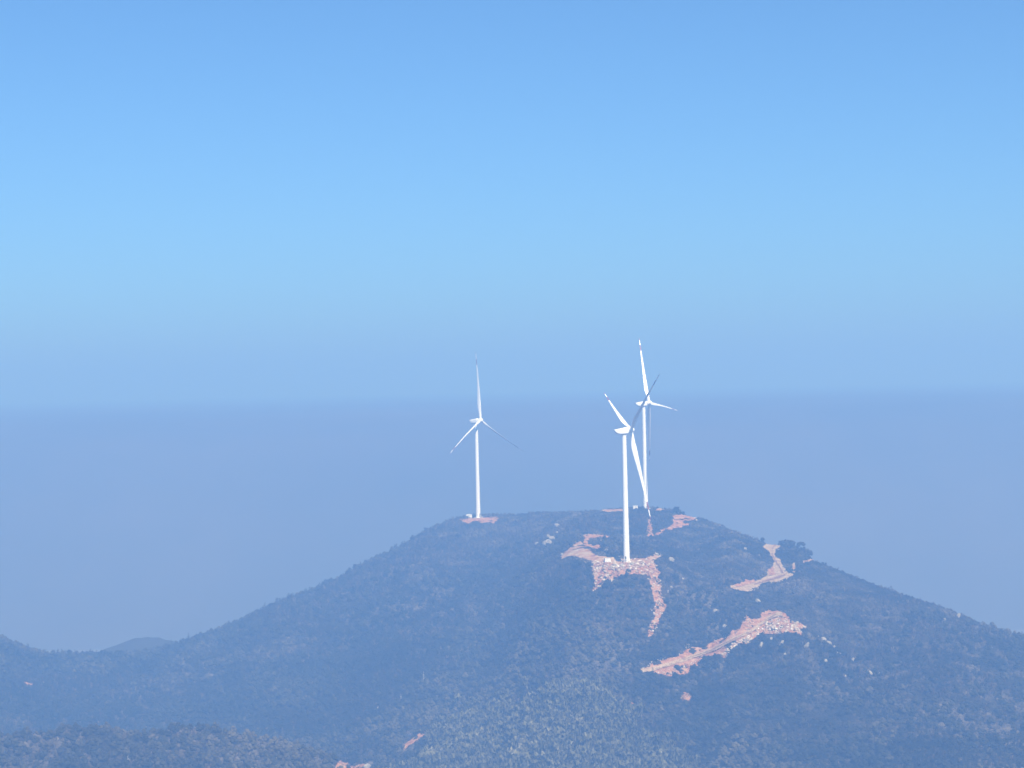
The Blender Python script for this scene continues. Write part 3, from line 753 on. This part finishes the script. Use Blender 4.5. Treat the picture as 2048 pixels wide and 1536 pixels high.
def turbine(t, az, thetas, pitch, label, door_az, cone=3.5, stretch=1.026):
    root = thing('wind_turbine', label, 'wind turbine', (t['x'], t['y'], t['z']), R(90 - az), 'wind turbines on the hilltop')
    link('foundation', ME_FOUND, root)
    tw = link('tower', ME_TOWER, root)
    d = link('door', ME_DOOR, tw)
    a = R(door_az) - R(90 - az)
    d.location = (math.cos(a) * 2.02, math.sin(a) * 2.02, 1.85); d.rotation_euler = (0, 0, a + R(90))
    st = link('entrance_steps', ME_STEPS, root)
    st.location = (math.cos(a) * 3.0, math.sin(a) * 3.0, 0.3); st.rotation_euler = (0, 0, a + R(90))
    link('yaw_ring', ME_YAW, root).location = (0, 0, 82.3)
    tilt = Matrix.Rotation(R(-5), 4, 'Y')
    na = link('nacelle', ME_NAC, root); na.matrix_local = Matrix.Translation((0, 0, HUBH - 0.25)) @ tilt
    ms = link('wind_sensor_mast', ME_MAST, na); ms.location = (-5.2, 0, 1.55)
    hubc = Vector((0, 0, HUBH - 0.25)) + tilt.to_3x3() @ Vector((4.75, 0, 0.1))
    hb = link('hub', ME_HUB, root); hb.matrix_local = Matrix.Translation(hubc) @ tilt
    n = tilt.to_3x3() @ Vector((1, 0, 0)); up = tilt.to_3x3() @ Vector((0, 0, 1)); h = Vector((0, -1, 0))
    for th in thetas:
        r_ = up * math.cos(R(th)) + h * math.sin(R(th))
        r_ = (r_ * math.cos(R(cone)) + n * math.sin(R(cone))).normalized()
        c = n - r_ * n.dot(r_); c.normalize()
        c = Matrix.Rotation(R(pitch), 3, r_) @ c
        yv = r_.cross(c)
        b = link('blade', ME_BLADE, root)
        m = Matrix((c, yv, r_ * stretch)).transposed().to_4x4()
        b.matrix_local = Matrix.Translation(hubc) @ m
    return root
turbine(SITES[0], 72, (-68.5, 51, 170.5), 0, 'nearest and largest white wind turbine, standing on the stony red pad', 250, 4.5)
turbine(SITES[1], 77, (-28, 94, 211), 0, 'white wind turbine partly behind the nearest one, its base hidden by crest bushes', 300, 5.0)
turbine(SITES[2], 126, (1, 115, 239), 0, 'white wind turbine alone on the left end of the crest, one blade straight up', 320, 4.0, 1.05)

# ------------------------------------------------------------------ transformer kiosks
def kiosk(px, py, w, d, h, rz, label, peaked=False):
    p = cast([px], [py])[0]
    root = thing('transformer_kiosk', label, 'transformer', (p[0], p[1], p[2] + 0.35), rz, 'transformer kiosks beside the turbines')
    bm = bmesh.new(); bm_box(bm, -w / 2 - 0.2, w / 2 + 0.2, -d / 2 - 0.2, d / 2 + 0.2, -0.8, 0.25, 0.03); link('plinth', bm_mesh('plinth', bm, M_CONCRETE), root)
    bm = bmesh.new(); bm_box(bm, -w / 2, w / 2, -d / 2, d / 2, 0.25, h, 0.05); link('body', bm_mesh('body', bm, M_KIOSK), root)
    bm = bmesh.new()
    if peaked:
        pts = [(-w / 2 - 0.15, h), (w / 2 + 0.15, h), (w / 2 + 0.15, h + 0.12), (0, h + 0.75), (-w / 2 - 0.15, h + 0.12)]
        f = [bm.verts.new((a, -d / 2 - 0.15, b)) for a, b in pts]; g = [bm.verts.new((a, d / 2 + 0.15, b)) for a, b in pts]
        bm.faces.new(f); bm.faces.new(g[::-1])
        for k in range(5): bm.faces.new((f[k], f[(k + 1) % 5], g[(k + 1) % 5], g[k]))
    else: bm_box(bm, -w / 2 - 0.15, w / 2 + 0.15, -d / 2 - 0.15, d / 2 + 0.15, h, h + 0.18, 0.04)
    link('roof', bm_mesh('roof', bm, M_KIOSK), root)
    for sx in (-1, 1):
        bm = bmesh.new(); bm_box(bm, sx * w * 0.22 - w * 0.19, sx * w * 0.22 + w * 0.19, -d / 2 - 0.05, -d / 2 + 0.0, 0.4, h - 0.2, 0.015)
        dr = link('door', bm_mesh('door', bm, M_KIOSK), root)
        bm = bmesh.new(); bm_box(bm, sx * 0.12 - 0.03, sx * 0.12 + 0.03, -d / 2 - 0.1, -d / 2 - 0.05, h * 0.45, h * 0.45 + 0.25); link('handle', bm_mesh('handle', bm, M_GREY), dr)
    return root
kiosk(1215, 1125.5, 3.8, 2.4, 2.3, R(12), 'white box transformer kiosk on the pad just left of the nearest turbine')
kiosk(938, 1036, 5.2, 2.6, 2.3, R(4), 'cream transformer kiosk with a peaked roof left of the far left turbine', True)
kiosk(1271, 1019, 3.6, 2.4, 2.6, R(-8), 'white transformer kiosk half hidden by bushes left of the rear turbine')

# ------------------------------------------------------------------ boulders
def boulder_mesh(seed):
    bm = bmesh.new(); bmesh.ops.create_icosphere(bm, subdivisions=3, radius=1.0)
    r_ = random.Random(seed)
    planes = [(Vector((r_.gauss(0, 1), r_.gauss(0, 1), r_.gauss(0, 0.8))).normalized(), r_.uniform(0.55, 0.85)) for _ in range(9)]
    for v in bm.verts:
        for n, d in planes:
            q = v.co.dot(n) - d
            if q > 0: v.co -= n * q * 0.92
        v.co += Vector((r_.gauss(0, 1), r_.gauss(0, 1), r_.gauss(0, 1))) * 0.018
    return bm_mesh('boulder', bm, M_STONE, smooth=True, autosmooth=28)
BM = [boulder_mesh(k) for k in range(6)]
def boulder(px, py, wpx, hpx, tilt, label):
    p = cast([px], [py + hpx * 0.5])[0]
    k = p[1] / FPX
    o = link('boulder', random.choice(BM))
    o.location = (p[0], p[1] + wpx * k * 0.2, p[2] + hpx * k * 0.38)
    o.scale = (wpx * k * 0.62, wpx * k * 0.5, hpx * k * 0.68)
    o.rotation_euler = (random.uniform(-0.2, 0.2), R(tilt), random.uniform(-0.5, 0.5))
    return tag(o, label, 'boulder', 'pale boulders on the hillside')
for b in [
    (1114, 1052, 11, 9, 10, 'pale knobbly boulder standing highest in the outcrop left of the nearest turbine'),
    (1115, 1065, 9, 4, 0, 'low flat stone just below the highest boulder of the outcrop'),
    (1125, 1059, 6, 4, 0, 'small stone at the right foot of the highest outcrop boulder'),
    (1106, 1077, 14, 8, 15, 'pointed grey boulder in the middle of the upper outcrop'),
    (1097, 1073, 7, 8, -30, 'narrow upright stone wedged left of the pointed grey boulder'),
    (1095, 1086, 18, 14, 25, 'largest pale boulder of the outcrop, streaked and sloping to the right'),
    (1075, 1087, 9, 6, 0, 'dull rounded boulder at the far left of the outcrop'),
    (1072, 1068, 7, 3, -15, 'faint low stone above and left of the outcrop'),
    (1343, 1119, 11, 8, 35, 'pale leaf shaped slab in scrub right of the turbine pad'),
    (1236, 1114, 9, 4, 5, 'pale stone on the back of the pad left of the nearest tower'),
    (1313, 1109, 9, 6, 20, 'pale boulder on the right tip of the turbine pad'),
    (1124, 1109, 5, 5, 0, 'white boulder on the left tip of the turbine pad'),
    (1213, 1101, 7, 7, 40, 'grey slab at the right end of the hooked track behind the pad'),
    (1244, 1130, 9, 6, 5, 'rounded rock on the pad lip right below the nearest tower'),
    (1231, 1131, 8, 5, -5, 'rock on the pad lip left of the tower foot'),
    (1264, 1128, 9, 6, 0, 'rock on the pad lip right of the tower foot'),
    (1265, 1172, 7, 6, 0, 'grey boulder in scrub below the talus, left of the gully'),
    (1343, 1174, 6, 4, 20, 'pale stone in scrub right of the upper gully'),
    (1366, 1158, 5, 4, 0, 'small pale stone alone on the slope right of the talus'),
    (1491, 1097, 7, 6, 10, 'white boulder in scrub left of the upper road'),
    (1517, 1110, 4, 3, 0, 'tiny white stone beside the bend of the upper road'),
    (1516, 1202, 11, 7, 35, 'pale sloping slab above the hairpin bend'),
    (1431, 1221, 9, 6, 30, 'pale boulder high on the slope between gully and lower road'),
    (1420, 1212, 5, 3, 0, 'small flat stone above the pale boulder between gully and lower road'),
    (1434, 1252, 5, 6, 0, 'upright white stone in scrub above the lower road'),
    (1450, 1252, 9, 8, 0, 'grey pyramid shaped rock above the lower road'),
    (1613, 1291, 9, 14, 28, 'tall pale boulder leaning to the right below the hairpin rubble'),
    (1523, 1288, 7, 13, 30, 'long pale slab below the road end, leftmost of four'),
    (1533, 1281, 5, 5, 0, 'round stone second from left below the road end'),
    (1542, 1278, 5, 8, 25, 'narrow pale slab close under the hairpin rubble'),
    (1541, 1291, 5, 11, 20, 'thin grey slab below the narrow pale slab'),
    (1563, 1286, 6, 12, 30, 'dull grey slab under the middle of the hairpin rubble'),
    (1570, 1308, 5, 4, 10, 'small white stone in scrub under the hairpin'),
    (1636, 1273, 7, 5, 20, 'first rock at the top of the slanting rock chain'),
    (1648, 1279, 11, 8, 40, 'rock near the top of the slanting rock chain'),
    (1658, 1286, 11, 8, 45, 'long rock in the middle of the slanting rock chain'),
    (1668, 1295, 8, 9, 50, 'jagged rock low in the slanting rock chain'),
    (1674, 1302, 8, 7, 45, 'rock just above the foot of the slanting rock chain'),
    (1678, 1308, 9, 7, 20, 'rounded rock at the foot of the slanting rock chain'),
    (1651, 1322, 7, 8, 40, 'pale rounded boulder below the slanting rock chain'),
    (1705, 1319, 10, 8, 40, 'dull domed boulder right of the slanting rock chain'),
    (1740, 1346, 15, 7, 42, 'long pale slab lying down the right slope'),
    (1756, 1346, 7, 6, 45, 'short slab right of the long pale slab'),
    (1694, 1354, 14, 4, 32, 'thin flat slab on the right slope below the domed boulder'),
    (1628, 1342, 5, 4, 25, 'small white stone on the open slope under the leaning boulder'),
    (1718, 1366, 4, 3, 0, 'tiny pale stone below the thin flat slab'),
    (1520, 1372, 6, 3, 0, 'flat white stone low on the middle slope'),
    (1917, 1231, 6, 10, 30, 'pale slab near the right skyline'),
    (1888, 1240, 6, 8, 35, 'dull slab just left of the skyline slab on the right'),
    (1850, 1196, 5, 4, 0, 'white stone on the right skyline'),
    (1981, 1294, 7, 6, 20, 'grey boulder near the right edge of the hill'),
    (1645, 1451, 5, 6, 0, 'reddish stone low on the right slope'),
    (847, 1500, 9, 4, -25, 'flat pale slab among the bamboo beside the red strip'),
    (733, 1534, 16, 12, 0, 'big cream boulder at the bottom edge beside bare red soil'),
]: boulder(*b)

# ------------------------------------------------------------------ single trees that stand out
def quad_mesh(name, q, t, m):
    return mesh_np(name, q.reshape(-1, 3), np.arange(len(q) * 4).reshape(-1, 4), m, np.clip(t, 0, 1))
def trunk_mesh(h, r_, m, limbs=4, up=0.5):
    bm = bmesh.new()
    def limb(a, b, r0, r1, seg=7):
        d = (b - a).normalized(); u = d.orthogonal().normalized(); v = d.cross(u)
        A = [bm.verts.new(a + (u * math.cos(k * 6.2832 / seg) + v * math.sin(k * 6.2832 / seg)) * r0) for k in range(seg)]
        B = [bm.verts.new(b + (u * math.cos(k * 6.2832 / seg) + v * math.sin(k * 6.2832 / seg)) * r1) for k in range(seg)]
        for k in range(seg): bm.faces.new((A[k], A[(k + 1) % seg], B[(k + 1) % seg], B[k]))
        bm.faces.new(A[::-1]); bm.faces.new(B)
    top = Vector((random.uniform(-0.05, 0.05) * h, 0, h)); limb(Vector((0, 0, -0.5)), top, r_, r_ * 0.3)
    for k in range(limbs):
        f = random.uniform(0.35, 0.9); a = random.uniform(0, 6.28); p = Vector((0, 0, -0.5)).lerp(top, f); L = h * random.uniform(0.2, 0.4) * (1.15 - f)
        limb(p, p + Vector((math.cos(a) * L, math.sin(a) * L, L * up)), r_ * 0.4, r_ * 0.12, 5)
    return bm_mesh('trunk', bm, m)
def broad_tree(px, py, hpx, wpx, label, tint=0.3, group='single broadleaf trees on the hill'):
    p = cast([px], [py])[0]; k = p[1] / FPX; h, w = hpx * k, wpx * k
    root = thing('broadleaf_tree', label, 'tree', tuple(p), random.uniform(0, 6.28), group)
    link('trunk', trunk_mesh(h * 0.75, max(0.1, h * 0.03), M_BARK), root)
    n = 560; nl = 10
    lob = np.stack([rng.uniform(-0.34, 0.34, nl) * w, rng.uniform(-0.34, 0.34, nl) * w, rng.uniform(0.1, 0.78, nl) * h], 1)
    i = rng.integers(0, nl, n); d = rng.normal(size=(n, 3)); d /= np.linalg.norm(d, axis=1, keepdims=True)
    c = lob[i] + d * rng.uniform(0.5, 1.0, (n, 1)) * np.array([w * 0.2, w * 0.2, h * 0.2])
    q = quads(c, d + rng.normal(size=(n, 3)) * 0.6, rng.uniform(0.035, 0.075, n) * (w + h) / 2, 0.8, rng.uniform(0, 6.28, n))
    link('crown', quad_mesh('crown', q, tint + 0.15 * (i % 3 - 1) + rng.uniform(-0.15, 0.15, n), M_TREE), root)
def conifer(px, py, hpx, wpx, label, group='single conifers on the hill'):
    p = cast([px], [py])[0]; k = p[1] / FPX; h, w = hpx * k, wpx * k
    root = thing('conifer_tree', label, 'tree', tuple(p), random.uniform(0, 6.28), group)
    link('trunk', trunk_mesh(h * 0.97, max(0.08, h * 0.02), M_BARK, 0), root)
    n = 320; lay = 8; i = rng.integers(0, lay, n); z = (0.16 + 0.82 * (i + rng.normal(0, 0.13, n)) / (lay - 1)).clip(0.1, 0.99); a = rng.uniform(0, 6.28, n)
    r_ = (1.02 - z) * w * 0.55 * np.sqrt(rng.random(n)) * rng.uniform(0.7, 1.2, n)
    c = np.stack([np.cos(a) * r_, np.sin(a) * r_, z * h - r_ * 0.2], 1)
    q = quads(c, np.stack([np.cos(a) * 0.4, np.sin(a) * 0.4, np.ones(n)], 1) + rng.normal(size=(n, 3)) * 0.3, rng.uniform(0.03, 0.06, n) * h * (1.15 - z * 0.6), 0.6)
    link('crown', quad_mesh('crown', q, 0.15 + rng.uniform(-0.15, 0.15, n), M_TREE), root)
conifer(343, 1290, 19, 9, 'slim pointed conifer on the left ridge, left of the layered one')
conifer(377, 1281, 21, 11, 'conifer with open layered branches on the left ridge skyline')
conifer(1306, 1353, 19, 10, 'dark upright conifer in front of the left end of the lower road')
conifer(90, 1309, 14, 12, 'bushy conifer on the left saddle skyline')
broad_tree(140, 1310, 17, 18, 'tallest rounded tree on the left saddle')
broad_tree(165, 1310, 14, 16, 'round tree right of the tallest one on the left saddle')
broad_tree(193, 1309, 11, 16, 'low spreading tree at the right end of the left saddle')
broad_tree(1354, 1029, 17, 18, 'dark tree on the crest right of the rear turbine, standing tallest of the pair')
broad_tree(1365, 1032, 12, 14, 'lower dark tree at the crest edge above the red bank')
broad_tree(1282, 1022, 10, 15, 'dark bush standing in front of the rear turbine base')
broad_tree(1522, 1081, 13, 16, 'rounded tree on the skyline left of the upper road')
broad_tree(1565, 1091, 17, 17, 'leftmost tree of the clump right of the upper road', 0.55)
broad_tree(1577, 1092, 19, 22, 'tallest rounded tree of the clump right of the upper road', 0.55)
broad_tree(1588, 1095, 17, 18, 'middle tree of the clump right of the upper road', 0.6)
broad_tree(1600, 1098, 20, 22, 'steep rounded tree of the clump right of the upper road', 0.55)
broad_tree(1611, 1104, 17, 17, 'second tree from the right end of the clump by the upper road', 0.55)
broad_tree(1620, 1110, 19, 15, 'rightmost tree of the clump, above the small red track', 0.55)
broad_tree(1571, 1108, 17, 22, 'tree in the lower front of the clump beside the upper road', 0.6)
broad_tree(1592, 1112, 16, 24, 'wide tree in the lower front of the clump above the stone spill', 0.6)
broad_tree(1648, 1120, 9, 10, 'small round bush on the skyline right of the red track')
broad_tree(1384, 1338, 9, 8, 'small bush on the red bank below the lower road')
broad_tree(1398, 1330, 8, 8, 'small bush beside the rubble below the lower road')
broad_tree(851, 1060, 10, 11, 'rounded bush on the left crest skyline')
broad_tree(660, 1163, 12, 18, 'rounded tree breaking the left skyline of the hill')
broad_tree(715, 1130, 11, 22, 'wide tree on the left skyline halfway up the hill')
broad_tree(545, 1212, 11, 20, 'wide tree low on the left skyline of the hill')
broad_tree(1746, 1165, 6, 7, 'little bush on the right skyline of the hill')
def dead_tree(px, py, hpx, label):
    p = cast([px], [py])[0]; k = p[1] / FPX; h = hpx * k
    o = link('dead_tree', trunk_mesh(h, 0.16, M_PALEBARK, 5, 0.9)); o.location = p
    tag(o, label, 'dead tree', 'pale dead trunks in the woods')
dead_tree(554, 1526, 14, 'white dead trunk standing in the lower left woods')
dead_tree(847, 1367, 24, 'thin pale dead trunk on the slope above the red strip')
dead_tree(756, 1420, 9, 'short pale dead stub on the slope left of the thin trunk')
dead_tree(116, 1482, 8, 'white dead stub in the far left woods')
dead_tree(256, 1532, 22, 'pale dead trunk at the bottom edge of the left woods')
dead_tree(802, 1398, 9, 'short white dead stem below the thin pale trunk')

# ------------------------------------------------------------------ haze: one closed box of even air round everything
bm = bmesh.new()
bm_box(bm, -21500, 21500, -21500, 21500, BASE - 16, 95)
hz = bpy.data.materials.new('haze'); hz.use_nodes = True
t = hz.node_tree
for n in list(t.nodes):
    if n.type != 'OUTPUT_MATERIAL': t.nodes.remove(n)
out = [n for n in t.nodes if n.type == 'OUTPUT_MATERIAL'][0]
pv = t.nodes.new('ShaderNodeVolumePrincipled')
pv.inputs['Color'].default_value = (*HAZE_COLOR, 1)
pv.inputs['Absorption Color'].default_value = (*HAZE_ABSORB, 1)
pv.inputs['Density'].default_value = HAZE_DENSITY
pv.inputs['Anisotropy'].default_value = 0.0
t.links.new(pv.outputs[0], out.inputs['Volume'])
me = bm_mesh('haze', bm, hz)
link('haze', me, kind='stuff')
